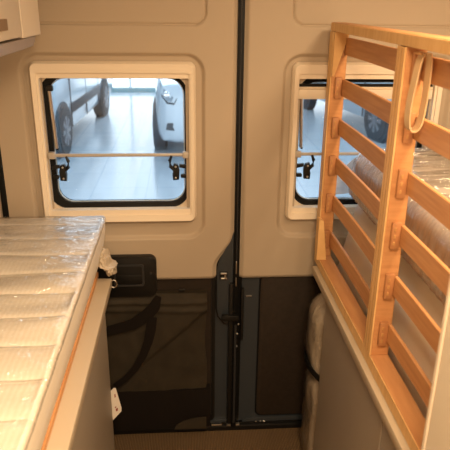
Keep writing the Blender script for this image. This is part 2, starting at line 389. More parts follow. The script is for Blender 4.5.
# ------------------------------------------------------------------ door windows
def window(num, sgn, lowered):
    WX0 = .135 if sgn < 0 else .150
    TD = .010 if lowered else 0
    root = structure(empty('window_%d' % num, (0, 0, 0)))
    def rr(a, b, z0, z1, r, n=7):
        lo, hi = (a, b) if sgn > 0 else (-b, -a)
        return rrect(lo, hi, z0, z1, r, n)
    bm = bmesh.new()
    ring(bm, rr(WX0, WX1, WZ0, WZ1, .020), rr(WX0 + .006, WX1 - .006, WZ0 + .006, WZ1 - .006, .016), -.012, .0, yi=-.024)
    ring(bm, rr(WX0 + .006, WX1 - .006, WZ0 + .006, WZ1 - .006, .016), rr(WX0 + .016, WX1 - .018, WZ0 + .024, WZ1 - .032, .008), -.024, .0, yi=-.021)
    ring(bm, rr(WX0 + .0155, WX1 - .0175, WZ0 + .0235, WZ1 - .0315, .008), rr(WX0 + .0205, WX1 - .025, WZ0 + .042, WZ1 - .047, .004), -.015, .012, yi=-.014)
    link('window_frame', bm, 'cream', root, smooth=True, auto=25)
    bm = bmesh.new()
    ring(bm, rr(WX0 + .012, WX1 - .004, WZ0 + .02, WZ1 - .020, .004), rr(WX0 + .022, WX1 - .016, WZ0 + .038, WZ1 - .040, .058), .012, .03)
    link('inner_ledge', bm, 'cream2', root, smooth=True, auto=25)
    bm = bmesh.new()
    ring(bm, rr(WX0 + .014, WX1 - .004, WZ0 + .031, WZ1 - .024, .062), rr(WX0 + .034, WX1 - .042, WZ0 + .055, WZ1 - .050 - TD, .048), .016, .05, yi=.022)
    link('window_seal', bm, 'rubber', root, smooth=True, auto=50)
    bm = bmesh.new(); prism(bm, rr(WX0 + .030, WX1 - .038, WZ0 + .051, WZ1 - .046 - TD, .05), 'y', .042, .046)
    link('window_pane', bm, 'pane', root)
    bm = bmesh.new()
    ring(bm, rr(WX0 + .0345, WX1 - .0425, WZ0 + .0555, WZ1 - .0505 - TD, .048), rr(WX0 + .037, WX1 - .045, WZ0 + .058, WZ1 - .053 - TD, .046), .030, .034)
    link('pane_edge', bm, 'lampglass', root)
    # horizontal bar of the blind with its two end caps
    xs = sorted((sgn * (WX0 + .02), sgn * (WX1 - .029)))
    bm = bmesh.new(); tube(bm, [(xs[0], .000, 1.056), (xs[1], .000, 1.056)], .0052, 10)
    bar = link('blind_bar', bm, 'barplastic', root, smooth=True)
    for x in (xs[0] + .011, xs[1] - .011):
        bm = bmesh.new(); box(bm, x - .010, x + .010, -.009, .010, 1.046, 1.066, bev=.003); link('end_cap', bm, 'barplastic', bar, smooth=True)
    if lowered:
        bm = bmesh.new(); box(bm, *xs, -.013, .009, 1.226, 1.256, bev=.004); box(bm, *xs, -.010, .006, 1.2565, 1.262, bev=.001)
        link('lowered_blind_rail', bm, 'cream', root, smooth=True)
        link('blind_gasket', B(*xs, -.004, .010, 1.2625, 1.270, bev=.001), 'rubber', root)
    # stay arms at both sides
    for k, ax in enumerate((WX1 - .046, WX0 + .035)):
        if sgn < 0 and k == 1: continue
        x = sgn * ax
        dx = -.012 * (1 if ax > .4 else -1) * sgn
        bm = bmesh.new(); tube(bm, [(x, .015, 1.255), (x + dx * .6, .012, 1.075)], .0055, 8)
        st = link('window_stay', bm, 'metal', root, smooth=True)
        bm = bmesh.new(); box(bm, x - .012, x + .012, .008, .024, 1.245, 1.262, bev=.004); link('stay_bracket', bm, 'blackpl', st)
        bm = bmesh.new(); tube(bm, [(x + dx * .6, .012, 1.085), (x + dx * .8, .012, 1.07)], .0035, 8); link('stay_tip', bm, 'blackpl', st)
    # black pivoting latches in both lower corners
    for ax, d in ((WX1 - .037, -1), (WX0 + .030, 1)):
        d *= sgn; x = sgn * ax
        bm = bmesh.new()
        prism(bm, [(x, 1.000), (x + d * .022, 1.002), (x + d * .022, .992), (x, .988)], 'y', -.004, .010, bev=.002)
        prism(bm, rrect(min(x, x + d * .018), max(x, x + d * .018), .958, .970, .004, 3), 'y', -.002, .010, bev=.001)
        la = link('window_latch', bm, 'blackpl', root, smooth=True)
        bm = bmesh.new()
        cx = x + d * .033
        base = [(cx - d * .012, .950), (cx + d * .010, .948), (cx + d * .012, .972), (cx + d * .006, .985), (cx + d * .010, .998), (cx + d * .006, 1.010), (cx - d * .008, 1.006), (cx - d * .014, .985)]
        prism(bm, base, 'y', -.012, .006, bev=.002)
        tube(bm, [(cx + d * .004, -.004, .985), (cx + d * .019, -.006, 1.000), (cx + d * .021, -.006, 1.020), (cx + d * .014, -.006, 1.038)], [.007, .007, .0065, .004], 8)
        bm.transform(Matrix.Translation((cx, 0, .985)) @ Matrix.Diagonal((.85, 1, .85, 1)) @ Matrix.Translation((-cx, 0, -.985)))
        ll = link('latch_lever', bm, 'blackpl', la, smooth=True)
        for z in (.962, .997):
            b = bmesh.new(); bmesh.ops.create_uvsphere(b, u_segments=10, v_segments=6, radius=.0035, matrix=Matrix.Translation((cx, -.0125, z)))
            link('rivet', b, 'metal', la, smooth=True)
    for ch in root.children:
        if ch.name.startswith('window_latch'): ch.location.z += .024
    return root
window(1, -1, False); window(2, 1, True)

# ------------------------------------------------------------------ fabric pouch on the left door
def pouch():
    root = empty('fabric_pouch', (-.30, -.02, .05))
    tag(root, 'dark brown fabric pouch hanging flat below the black handle plate of the left door', 'pouch')
    def P(bm): bm.transform(Matrix.Translation((.30, .02, -.05))); return bm
    def f(u, v):
        x = -.56 + (.455 + .004 * math.sin(v * 9)) * u; z = .205 + .385 * v
        y = -.016 - .012 * math.sin(math.pi * u) ** .5 * sstep(0, .1, 1 - v + .02)
        # diagonal fold from the lower left to the upper right
        d = (z - .36) - (x + .28) * .9
        y -= .010 * sstep(-.004, .014, d) * sstep(.2, .02, d)
        y -= .006 * math.exp(-((z - .560) / .006) ** 2) + .006 * math.exp(-((z - .533 + .02 * (x + .3)) / .008) ** 2)
        y -= .007 * noise.noise(Vector((x * 7, z * 6, 0)))
        y -= .003 * noise.noise(Vector((x * 30, z * 18, 5)))
        return (x, y, z)
    bm = bmesh.new(); grid(bm, 70, 70, f)
    r = bmesh.ops.extrude_edge_only(bm, edges=[e for e in bm.edges if e.is_boundary])
    for v in r['geom']:
        if isinstance(v, bmesh.types.BMVert): v.co.y = .002
    link('fabric_panel', P(bm), 'pouch', root, smooth=True, auto=60)
    bm = bmesh.new()
    def g(u, v):
        x = -.56 + .47 * u; z = .045 + .165 * v
        return (x, -.030 - .004 * noise.noise(Vector((x * 8, z * 9, 1))) - .006 * math.sin(math.pi * v), z)
    grid(bm, 40, 14, g)
    r = bmesh.ops.extrude_edge_only(bm, edges=[e for e in bm.edges if e.is_boundary])
    for v in r['geom']:
        if isinstance(v, bmesh.types.BMVert): v.co.y = .002
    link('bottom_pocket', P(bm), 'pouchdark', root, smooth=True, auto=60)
    # curved lighter patch peeping out at the bottom right corner
    pts = [(-.105, .050), (-.105, .100)] + [(-.105 - .115 * math.sin(R(a)), .050 + .050 * math.cos(R(a))) for a in range(15, 91, 15)]
    bm = bmesh.new(); prism(bm, pts, 'y', -.044, -.040); link('corner_flap', P(bm), 'pouch', root)
    # dark bands: a fold's shadow laid on as a strip, then a strap
    def ribbon(path, w, name, m='pouchdark'):
        bm = bmesh.new(); n = len(path); A = []; Bq = []
        for i, (x, z, yo) in enumerate(path):
            a = path[max(i - 1, 0)]; c = path[min(i + 1, n - 1)]
            t = Vector((c[0] - a[0], c[1] - a[1])).normalized(); nn = Vector((-t.y, t.x)) * w[i] / 2
            A.append(((x + nn.x), yo, z + nn.y)); Bq.append(((x - nn.x), yo, z - nn.y))
        va = [bm.verts.new(p) for p in A]; vb = [bm.verts.new(p) for p in Bq]
        vc = [bm.verts.new((p[0], p[1] + .003, p[2])) for p in A]; vd = [bm.verts.new((p[0], p[1] + .003, p[2])) for p in Bq]
        for i in range(n - 1):
            for s, t in ((va, vb), (vb, vd), (vd, vc), (vc, va)):
                bm.faces.new((s[i], s[i + 1], t[i + 1], t[i]))
        bm.faces.new((va[0], vb[0], vd[0], vc[0])); bm.faces.new((va[-1], vb[-1], vd[-1], vc[-1]))
        link(name, P(bm), m, root, smooth=True)
    ribbon([(-.262, .590, -.040), (-.275, .555, -.043), (-.305, .520, -.045), (-.35, .490, -.046), (-.42, .470, -.046), (-.48, .46, -.046)], [.02, .038, .042, .040, .036, .03], 'strap')  # dark strip standing in for the broad shadow along a fold
    ribbon([(-.285, .515, -.046), (-.290, .475, -.050), (-.300, .428, -.052), (-.320, .372, -.052), (-.350, .318, -.052), (-.385, .278, -.052), (-.42, .25, -.05)], [.032, .034, .030, .026, .022, .020, .02], 'strap')  # strap; its narrowing lower part stands in for a shadowed fold
    bm = bmesh.new(); box(bm, -.195, -.175, -.024, -.016, .598, .606, bev=.002)
    link('fastener', P(bm), 'blackpl', root)
pouch()

# ------------------------------------------------------------------ mattresses
def mattress_mesh(x0, x1, z0, z1, y0, y1, r_in, seams, amp=.006, inset=.03, off=0., crumple=0., n_y=None, wr=0.):
    """y0 = far end (towards door), y1 = near end; the aisle side is at x1 if x1>x0 else mirrored by caller"""
    bm = bmesh.new(); N = n_y or 260
    prof = []
    # profile param from the wall bottom, over the top, down the aisle side
    prof.append((0, 0, 0)); prof.append((0, 1, 0))
    for i in range(1, 44): prof.append((i / 44., 1, 1))
    H = z1 - z0; W = x1 - x0
    rows = []
    for j in range(N + 1):
        t = j / N; y = y0 + (y1 - y0) * t
        e = min(1, (y0 - y) / .05) if y0 > y else 0
        e2 = math.sqrt(max(0, 1 - (1 - e) ** 2))
        ph = (abs(((y - y0) / seams) % 1.0 - .5) * 2) if seams else 0     # 1 at seam
        seam = -amp * (.75 * ph ** 20 + .35 * ph ** 4) * (.25 + .75 * sstep(.05, .45, y0 - y)) if seams else 0
        pts = []
        zt = z1 - (1 - e2) * .028
        S = 46
        for i in range(S + 1):
            u = i / S
            x = x0 + (W - r_in) * u
            edge = 1 - math.exp(-((W - (x - x0)) / .05))
            z = zt + seam * min(1, 1.2 * edge + .3) + amp * .9 * noise.noise(Vector((x * 5, y * 9, 0)))
            if wr: z += wr * (.35 * noise.noise(Vector((x * 6, y * 75, 3))) + .3 * noise.noise(Vector((x * 4, y * 22, 3))))
            pts.append((x, z))
        K = 8
        for i in range(1, K + 1):
            a = R(90 * i / K)
            zc = zt - r_in
            pts.append((x1 - r_in + r_in * math.sin(a), zc + r_in * math.cos(a) + seam * .4 * math.cos(a)))
        for i in range(1, 11):
            u = i / 10
            z = (zt - r_in) + (z0 - zt + r_in) * u
            bul = -inset * u ** 1.3 + .004 * math.sin(math.pi * u)
            if wr: bul += wr * .15 * noise.noise(Vector((y * 60, z * 4, 7)))
            pts.append((x1 + bul, z))
        pts.append((x0, z0))
        shrink = (1 - e2) * .018
        row = []
        for (x, z) in pts:
            nx = x - (shrink if x > x1 - .1 else 0)
            row.append((nx, y, z))
        rows.append(row)
    V = [[bm.verts.new(p) for p in row] for row in rows]
    n = len(V[0])
    for a, b in zip(V, V[1:]):
        for i in range(n): bm.faces.new((a[i], a[(i + 1) % n], b[(i + 1) % n], b[i]))
    bm.faces.new(V[0]); bm.faces.new(V[-1][::-1])
    if off:
        bm.normal_update()
        bmesh.ops.recalc_face_normals(bm, faces=bm.faces)
        for v in bm.verts:
            p = v.co
            w = (noise.noise(Vector((p.x * 14, p.y * 26, p.z * 18))) * .5 + .5) * crumple
            v.co = p + v.normal * (off + w)
    return bm

# left bed: cabinet, rail, mattress
lc = empty('bed_cabinet', (-.66, -1.7, 0))
tag(lc, 'taupe bed cabinet with beige ledge under the quilted mattress on the left', 'cabinet')
def L(bm, o=lc): bm.transform(Matrix.Translation(-o.location)); return bm
link('side_panel', L(B(-.925, -.405, -3.2, -.25, .0, .688, bev=.002)), 'cabinet', lc)
link('ledge', L(B(-.925, -.394, -3.2, -.15, .6885, .715, bev=.003)), 'cabtop', lc, smooth=True)
link('wood_strip', L(B(-.925, -.434, -3.2, -.14, .7155, .732, bev=.002)), 'woodH', lc)
bm = bmesh.new()
tube(bm, [(-.388 + .010 * math.cos(R(a)), -.16, .700 + .012 * math.sin(R(a))) for a in range(-150, 160, 20)], .0022, 6)
link('hook', L(bm), 'chrome', lc, smooth=True)

lm = empty('mattress', (-.66, -1.2, .732))
tag(lm, 'quilted cream mattress in clear plastic film on the left bed', 'mattress')
bm = mattress_mesh(-.925, -.408, .733, .896, -.075, -2.9, .009, .1035, amp=.0065, inset=.030, n_y=560)
link('ticking', L(bm, lm), 'ticking', lm, smooth=True, auto=60)
bm = mattress_mesh(-.921, -.408, .742, .8965, -.072, -2.85, .009, .1035, amp=.0065, inset=.028, off=.0025, crumple=.002, n_y=560)
bmesh.ops.recalc_face_normals(bm, faces=bm.faces); bm.normal_update()
bmesh.ops.delete(bm, geom=[f for f in bm.faces if f.calc_center_median().z < .885], context='FACES')
link('plastic_film', L(bm, lm), 'film', lm, smooth=True, auto=60)
# bunched film hanging out of the corner
def crumple(c, s, seed, jag=.35, sub=4):
    bm = bmesh.new(); bmesh.ops.create_icosphere(bm, subdivisions=sub, radius=1)
    for v in bm.verts:
        p = v.co.copy(); k = 1 + jag * noise.noise(p * 2.2 + Vector((seed, 0, 0))) + jag * .6 * noise.noise(p * 6 + Vector((0, seed, 0)))
        v.co = Vector((c[0] + p.x * s[0] * k, c[1] + p.y * s[1] * k, c[2] + p.z * s[2] * k))
    return bm
bm = crumple((-.404, -.165, .773), (.020, .035, .042), 3, .35)
for v in bm.verts:   # pinch: wide at the bottom, gathered above
    t = (v.co.z - .72) / .1; v.co.x += (.010 if t < .5 else -.008); v.co.z = v.co.z if v.co.z > .737 else .737 + (v.co.z - .737) * .12
M['bunch'] = mat('bunched_film', (.52, .44, .34), .35, coat=.5)
link('bunched_film', L(bm, lm), 'bunch', lm, smooth=True, auto=40)

# paper tag hanging at the cabinet end
tg = empty('paper_tag', (-.40, -.235, .25))
tag(tg, 'small white paper tag with dark red print at the end of the left cabinet', 'tag')
def TG(bm): bm.transform(Matrix.Translation((.40, .235, -.25))); return bm
bm = bmesh.new()
tp = [(-.428, .262), (-.410, .258), (-.380, .287), (-.379, .300), (-.392, .378), (-.398, .381), (-.428, .352)]
def tagsheet(pts, y0, th):
    b = bmesh.new(); prism(b, pts, 'y', y0, y0 + th)
    for v in b.verts: v.co.y += (v.co.x + .41) * .35
    return b
link('tag_sheet', TG(tagsheet(tp, -.240, .0012)), 'paper', tg)
for (x, z, w, h) in ((-.396, .292, .006, .010), (-.398, .305, .004, .005), (-.397, .345, .003, .012)):
    link('print_mark', TG(tagsheet([(x, z), (x + w, z + w * .4), (x + w, z + h + w * .4), (x, z + h)], -.2408, .0006)), 'redink', tg)

# right bed: cabinet with worktop strip and bed box
rc = empty('bed_cabinet', (.60, -1.7, 0))
tag(rc, 'taupe bed cabinet with beige ledge carrying the upright slatted frame on the right', 'cabinet')
def Rr(bm, o=rc): bm.transform(Matrix.Translation(-o.location)); return bm
link('side_panel', Rr(B(.240, .925, -.773, -.25, .0, .694, bev=.002)), 'cabinet', rc)
link('side_panel', Rr(B(.240, .925, -3.2, -.777, .0, .694, bev=.002)), 'cabinet', rc)
link('ledge', Rr(B(.228, .925, -3.2, -.10, .6945, .720, bev=.003)), 'cabtop', rc, smooth=True)

# ------------------------------------------------------------------ slatted frame standing on edge
fr = empty('slatted_bed_frame', (.26, -.6, .721))
tag(fr, 'orange wooden slatted bed frame standing on its edge on the right cabinet', 'bed frame')
def F(bm): bm.transform(Matrix.Translation(-fr.location)); return bm
FX0, FX1 = .245, .2845
YE = -1.62
# top and bottom rails: orange core with a paler laminated aisle edge
def rail(z0, z1, name):
    o = link(name, F(B(FX0, FX1 + .001, YE, -.060, z0, z1, bev=.0015)), 'woodH', fr)
    link('laminated_edge', F(B(FX0 - .003, FX0 - .0002, YE, -.060, z0 + .001, z1 - .001, bev=.0008)), 'woodedge', o)
    return o
rail(1.423, 1.446, 'top_rail'); rail(.7215, .752, 'bottom_rail')
def post(y0, y1, grooves=True):
    o = link('post', F(B(FX0, FX1, y0, y1, .7525, 1.4225, bev=.0015)), 'wood', fr)
    link('laminated_edge', F(B(FX0 - .004, FX0 - .0002, y0, y1, .7525, 1.4225, bev=.001)), 'woodedge', o)
    bm = bmesh.new()
    if grooves:
        for g in (.35, .72):
            y = y0 + (y1 - y0) * g
            box(bm, FX0 - .0046, FX0 - .0038, y - .0012, y + .0012, .755, 1.42)
        link('glue_line', F(bm), 'groove', o)
    else: bm.free()
    return o
post(-.098, -.060, False); post(-.649, -.606); post(-1.16, -1.118); post(YE, YE + .04, False)
# corner wedges of the far post
bm = bmesh.new(); prism(bm, [(FX0 - .003, 1.4222), (FX1 - .001, 1.4222), (FX0 + .003, 1.305), (FX0 - .003, 1.305)], 'y', -.112, -.0985)
link('corner_wedge', F(bm), 'woodedge', fr)
bm = bmesh.new(); prism(bm, [(FX0 - .012, .7525), (FX0 + .018, .7525), (FX0 + .002, .880), (FX0 - .012, .885)], 'y', -.128, -.1)
link('corner_wedge', F(bm), 'woodedge', fr)
zs = [1.3625, 1.2505, 1.138, 1.025, .908, .790]
def slat(ya, yb, z, h=.046):
    bm = bmesh.new()
    n = 14; pr = []
    for i in range(n + 1):
        t = i / n; y = ya + (yb - ya) * t
        bx = .003 * math.sin(math.pi * t)                       # sprung: bows away from the aisle
        pr.append([bm.verts.new((x + bx, y, zz)) for x, zz in ((.2745, z + .0015), (.276, z), (.281, z), (.2825, z + .0015), (.2825, z + h - .0015), (.281, z + h), (.276, z + h), (.2745, z + h - .0015))])
    for a, b in zip(pr, pr[1:]):
        for k in range(8): bm.faces.new((a[k], a[(k + 1) % 8], b[(k + 1) % 8], b[k]))
    bm.faces.new(pr[0]); bm.faces.new(pr[-1][::-1])
    return link('slat', F(bm), 'woodH', fr, smooth=True, auto=30)
def holder(y0, y1, z):
    o = link('slat_holder', F(B(.2545, .2742, y0, y1, z - .008, z + .052, bev=.003)), 'holder', fr, smooth=True)
    bm = bmesh.new()
    for k in range(3): box(bm, .259, .264, (y0 - .0012) if y0 < y1 else y0, y0 + .002, z + .002 + k * .016, z + .010 + k * .016, bev=.0008)
    link('rib', F(bm), 'groove', o)
for z in zs:
    hh = .05
    slat(-.105, -.604, z); slat(-.656, -1.117, z); slat(-1.165, YE + .041, z)
    for y0, y1 in ((-.109, -.0985), (-.660, -.6495)):
        holder(y0, y1, z)
# webbing loop hanging from the top rail
lp = empty('webbing_loop', (.25, -.70, 1.418))
tag(lp, 'beige webbing strap loop hanging from the top rail of the slatted frame', 'strap')
path = [(.252, 1.4172), (.2495, 1.410), (.243, 1.395), (.237, 1.365), (.231, 1.335), (.2285, 1.310), (.230, 1.290), (.236, 1.279), (.246, 1.277), (.256, 1.284), (.262, 1.302), (.2645, 1.335), (.264, 1.365), (.262, 1.395), (.259, 1.410), (.256, 1.4172)]
def cr(path, k=5):
    out = []
    P = [Vector((.2665 + .007 + (p[0] - .262) * .68, p[1])) for p in path]
    for i in range(len(P) - 1):
        p0, p1, p2, p3 = P[max(i - 1, 0)], P[i], P[i + 1], P[min(i + 2, len(P) - 1)]
        for j in range(k):
            t = j / k
            out.append(.5 * ((2 * p1) + (-p0 + p2) * t + (2 * p0 - 5 * p1 + 4 * p2 - p3) * t * t + (-p0 + 3 * p1 - 3 * p2 + p3) * t ** 3))
    out.append(P[-1]); return out
def loop_mesh():
    bm = bmesh.new(); pp = cr(path); rings = []
    for i, p in enumerate(pp):
        t = (pp[min(i + 1, len(pp) - 1)] - pp[max(i - 1, 0)]).normalized(); nn = Vector((-t.y, t.x)) * .0012
        w = .013; tw = .012 * (1 - i / len(pp) * 2)
        rings.append([bm.verts.new((p.x + s * nn.x - .008, -.70 + q * w + tw, p.y + s * nn.y)) for s, q in ((1, 1), (1, -1), (-1, -1), (-1, 1))])
    for a, b in zip(rings, rings[1:]):
        for k in range(4): bm.faces.new((a[k], a[(k + 1) % 4], b[(k + 1) % 4], b[k]))
    bm.faces.new(rings[0]); bm.faces.new(rings[-1][::-1]); return bm
bm = loop_mesh(); bm.transform(Matrix.Translation(-lp.location))
link('strap', bm, 'webbing', lp, smooth=True, auto=50)
bm = bmesh.new(); box(bm, -.006, .002, -.012, .012, -.0045, -.0008, bev=.001)
link('staple', bm, 'groove', lp)

# ------------------------------------------------------------------ mattresses behind the frame
m1 = empty('mattress', (.62, -1.2, .721))
tag(m1, 'lower cream mattress lying on the right bed behind the wooden slats', 'mattress')
def mirrored(bm):
    for v in bm.verts: v.co.x = -v.co.x
    bmesh.ops.reverse_faces(bm, faces=bm.faces); return bm
bm = mirrored(mattress_mesh(-.925, -.338, .7225, .968, -.09, -2.9, .07, 0, amp=.004, inset=-.034))
bm.transform(Matrix.Translation(-m1.location)); link('ticking', bm, 'ticking2', m1, smooth=True, auto=60)
m2 = empty('mattress', (.62, -1.2, .975))
tag(m2, 'upper mattress wrapped in creased grey plastic film behind the wooden slats', 'mattress')
bm = mirrored(mattress_mesh(-.925, -.318, .977, 1.108, -.125, -2.9, .05, 0, amp=.008, inset=-.008, wr=.006, n_y=420))
bm.transform(Matrix.Translation(-m2.location)); link('ticking', bm, 'taupetick', m2, smooth=True, auto=60)
bm = mirrored(mattress_mesh(-.922, -.320, .979, 1.108, -.12, -2.85, .05, 0, amp=.008, inset=-.006, wr=.022, off=.006, crumple=.003, n_y=420))
bm.transform(Matrix.Translation(-m2.location)); link('plastic_film', bm, 'filmgrey', m2, smooth=True, auto=60)

M['hangfilm'] = film_mat('milky_plastic_film', (.80, .86, .90), 1.2, 12, (2, 2, 2), .01, .3)
nt = M['hangfilm'].node_tree; outn = [n for n in nt.nodes if n.type == 'OUTPUT_MATERIAL'][0]; src = outn.inputs[0].links[0].from_socket
dfn = nt.nodes.new('ShaderNodeBsdfTranslucent'); dfn.inputs[0].default_value = (.8, .8, .8, 1)
df2 = nt.nodes.new('ShaderNodeBsdfDiffuse'); df2.inputs[0].default_value = (.9, .9, .9, 1); mm = nt.nodes.new('ShaderNodeMixShader'); m3 = nt.nodes.new('ShaderNodeMixShader')
nt.links.new(dfn.outputs[0], m3.inputs[1]); nt.links.new(df2.outputs[0], m3.inputs[2]); mm.inputs[0].default_value = .75
nt.links.new(src, mm.inputs[1]); nt.links.new(m3.outputs[0], mm.inputs[2]); nt.links.new(mm.outputs[0], outn.inputs[0])
bm = bmesh.new()
def hf(u, v):
    xl = max(.290, .352 - .11 * v); x = xl + (.90 - xl) * u
    z = 1.100 - .155 * v; y = -.108 + .045 * v
    y += .010 * noise.noise(Vector((x * 16, z * 18, 2))) + .005 * noise.noise(Vector((x * 40, z * 30, 9)))
    return (x, y, z)
grid(bm, 60, 20, hf)
gv = list(bm.verts); r = bmesh.ops.extrude_face_region(bm, geom=bm.faces[:])
for v in r['geom']:
    if isinstance(v, bmesh.types.BMVert): v.co.y -= .0015
bm.transform(Matrix.Translation(-m2.location)); link('hanging_film', bm, 'hangfilm', m2, smooth=True, auto=60)

# ------------------------------------------------------------------ wrapped bundle at the end of the right cabinet
wb = empty('wrapped_bundle', (.33, -.15, 0))
tag(wb, 'tall film-wrapped bundle with black strap at the end of the right cabinet', 'bundle')
def bundle(off, jag):
    bm = bmesh.new(); n = 40; rings = []
    for j in range(61):
        t = j / 60; z = .004 + .652 * t
        k = math.sqrt(max(0, 1 - max(0, (t - .86) / .14) ** 2)) * (1 - .10 * max(0, .12 - t) / .12)
        ring_ = []
        for i in range(n):
            a = 2 * math.pi * i / n
            ca, sa = math.cos(a), math.sin(a)
            ex = .105 * math.copysign(abs(ca) ** .6, ca); ey = .068 * math.copysign(abs(sa) ** .6, sa)
            p = Vector((ex, ey, z))
            w = 1 + jag * noise.noise(Vector((ca * 2, sa * 2, z * 9))) + jag * .5 * noise.noise(Vector((ca * 7, sa * 7, z * 14)))
            pinch = 1 - .10 * math.exp(-((z - .35 + .10 * (ex > 0)) / .02) ** 2)
            ring_.append(bm.verts.new(((ex * k) * w * pinch + off * ca + .006 * math.sin(z * 9), (ey * k) * w + off * sa, z)))
        rings.append(ring_)
    for a, b in zip(rings, rings[1:]):
        for i in range(n): bm.faces.new((a[i], a[(i + 1) % n], b[(i + 1) % n], b[i]))
    bm.faces.new(rings[0]); bm.faces.new(rings[-1][::-1]); return bm
link('foam_body', bundle(0, .05), 'pillowfilm', wb, smooth=True, auto=60)
link('plastic_film', bundle(.004, .10), 'film', wb, smooth=True, auto=60)
bm = bmesh.new()
pts = []
for i in range(33):
    a = 2 * math.pi * i / 32; ca, sa = math.cos(a), math.sin(a)
    pts.append((.114 * math.copysign(abs(ca) ** .6, ca), .077 * math.copysign(abs(sa) ** .6, sa), .335 - ca * .07 * 1.0))
def band(pts, h):
    b = bmesh.new(); n = len(pts)
    A = [b.verts.new((x, y, z - h)) for x, y, z in pts[:-1]]; Bq = [b.verts.new((x, y, z + h)) for x, y, z in pts[:-1]]
    Cq = [b.verts.new((x * .97, y * .97, z + h)) for x, y, z in pts[:-1]]; Dq = [b.verts.new((x * .97, y * .97, z - h)) for x, y, z in pts[:-1]]
    n -= 1
    for i in range(n):
        j = (i + 1) % n
        for s, t in ((A, Bq), (Bq, Cq), (Cq, Dq), (Dq, A)): b.faces.new((s[i], s[j], t[j], t[i]))
    return b
bm.free(); link('strap', band(pts, .011), 'rubber', wb, smooth=True)

# ------------------------------------------------------------------ partition in the near right corner
pp = empty('side_partition', (.215, -1.3, 0))
tag(pp, 'pale cream partition panel with a light edge strip standing in the aisle by the right cabinet', 'partition')
def PP(bm): bm.transform(Matrix.Translation(-pp.location)); return bm
link('board', PP(B(.208, .226, -1.9, -1.032, .0, 1.25, bev=.001)), 'panel', pp)
link('edge_strip', PP(B(.2065, .2275, -1.0305, -1.020, .0, 1.25, bev=.002)), 'cream', pp)
link('edge_groove', PP(B(.2088, .2252, -1.0318, -1.0306, .0, 1.25)), 'groove', pp)

# ------------------------------------------------------------------ overhead locker on the left
ok = empty('overhead_locker', (-.73, -1.2, 1.42))
tag(ok, 'pale overhead locker with rounded end in the upper left corner', 'locker')
def K(bm): bm.transform(Matrix.Translation(-ok.location)); return bm
bm = bmesh.new()
# end cap profile in plan (x, y) rounded towards the door
plan = [(-.928, -.150)] + [(-.562 + .035 * math.sin(R(a)), -.183 + .035 * math.cos(R(a))) for a in range(0, 91, 9)] + [(-.527, -.352), (-.928, -.352)]
prism(bm, plan, 'z', 1.414, 1.8985, bev=.004)
link('end_cap', K(bm), 'locker', ok, smooth=True, auto=30)
link('carcass', K(B(-.928, -.549, -3.0, -.353, 1.420, 1.8985)), 'locker', ok)
fl = link('locker_door', K(B(-.548, -.527, -1.15, -.356, 1.418, 1.86, bev=.003)), 'locker', ok, smooth=True)
fl2 = link('locker_door', K(B(-.548, -.527, -2.0, -1.153, 1.418, 1.86, bev=.003)), 'locker', ok, smooth=True)
bm = bmesh.new(); prism(bm, rrect(-.56, -.482, 1.438, 1.460, .003, 3), 'x', -.5268, -.522)
link('handle', K(bm), 'lockhandle', fl)
bm = bmesh.new()
pr = [(-.928, 1.4125), (-.530, 1.4125), (-.538, 1.390), (-.570, 1.378), (-.928, 1.378)]
def xz(p, y): return bm.verts.new((p[0], y, p[1]))
st = [(-3.0, 0, 0), (-.22, 0, 0), (-.185, .012, .006), (-.165, .04, .016)]
rows = [[xz((p[0] - (dx if p[0] > -.9 else 0), p[1] if p[1] > 1.4 else p[1] + dz), y) for p in pr] for y, dx, dz in st]
for a, b in zip(rows, rows[1:]):
    for k in range(5): bm.faces.new((a[k], a[(k + 1) % 5], b[(k + 1) % 5], b[k]))
bm.faces.new(rows[0]); bm.faces.new(rows[-1][::-1])
link('base_moulding', K(bm), 'lockerunder', ok, smooth=True, auto=25)

# ------------------------------------------------------------------ showroom outside
GZ = -.60
structure(link('showroom_floor', B(-14, 14, .9, 12.6, GZ - .1, GZ), 'tiles'))
wn = structure(empty('window_3', (0, 12.7, GZ)))
bm = bmesh.new(); box(bm, -14, 14, -.06, .10, -.1, .10, bev=.01); link('window_sill', bm, 'sill', wn)
bm = bmesh.new()
for k in range(-7, 8): box(bm, k * 2.0 - .03 + .55, k * 2.0 + .03 + .55, -.03, .03, .101, 3.6)
box(bm, -14, 14, -.03, .03, 3.602, 3.7)
link('window_frame', bm, 'showwall', wn)
bm = bmesh.new(); box(bm, -14, 14, -.004, .004, .101, 3.6)
structure(link('ceiling.001', B(-14, 14, .9, 12.9, 3.35, 3.45), 'showwall'))
bm.free()

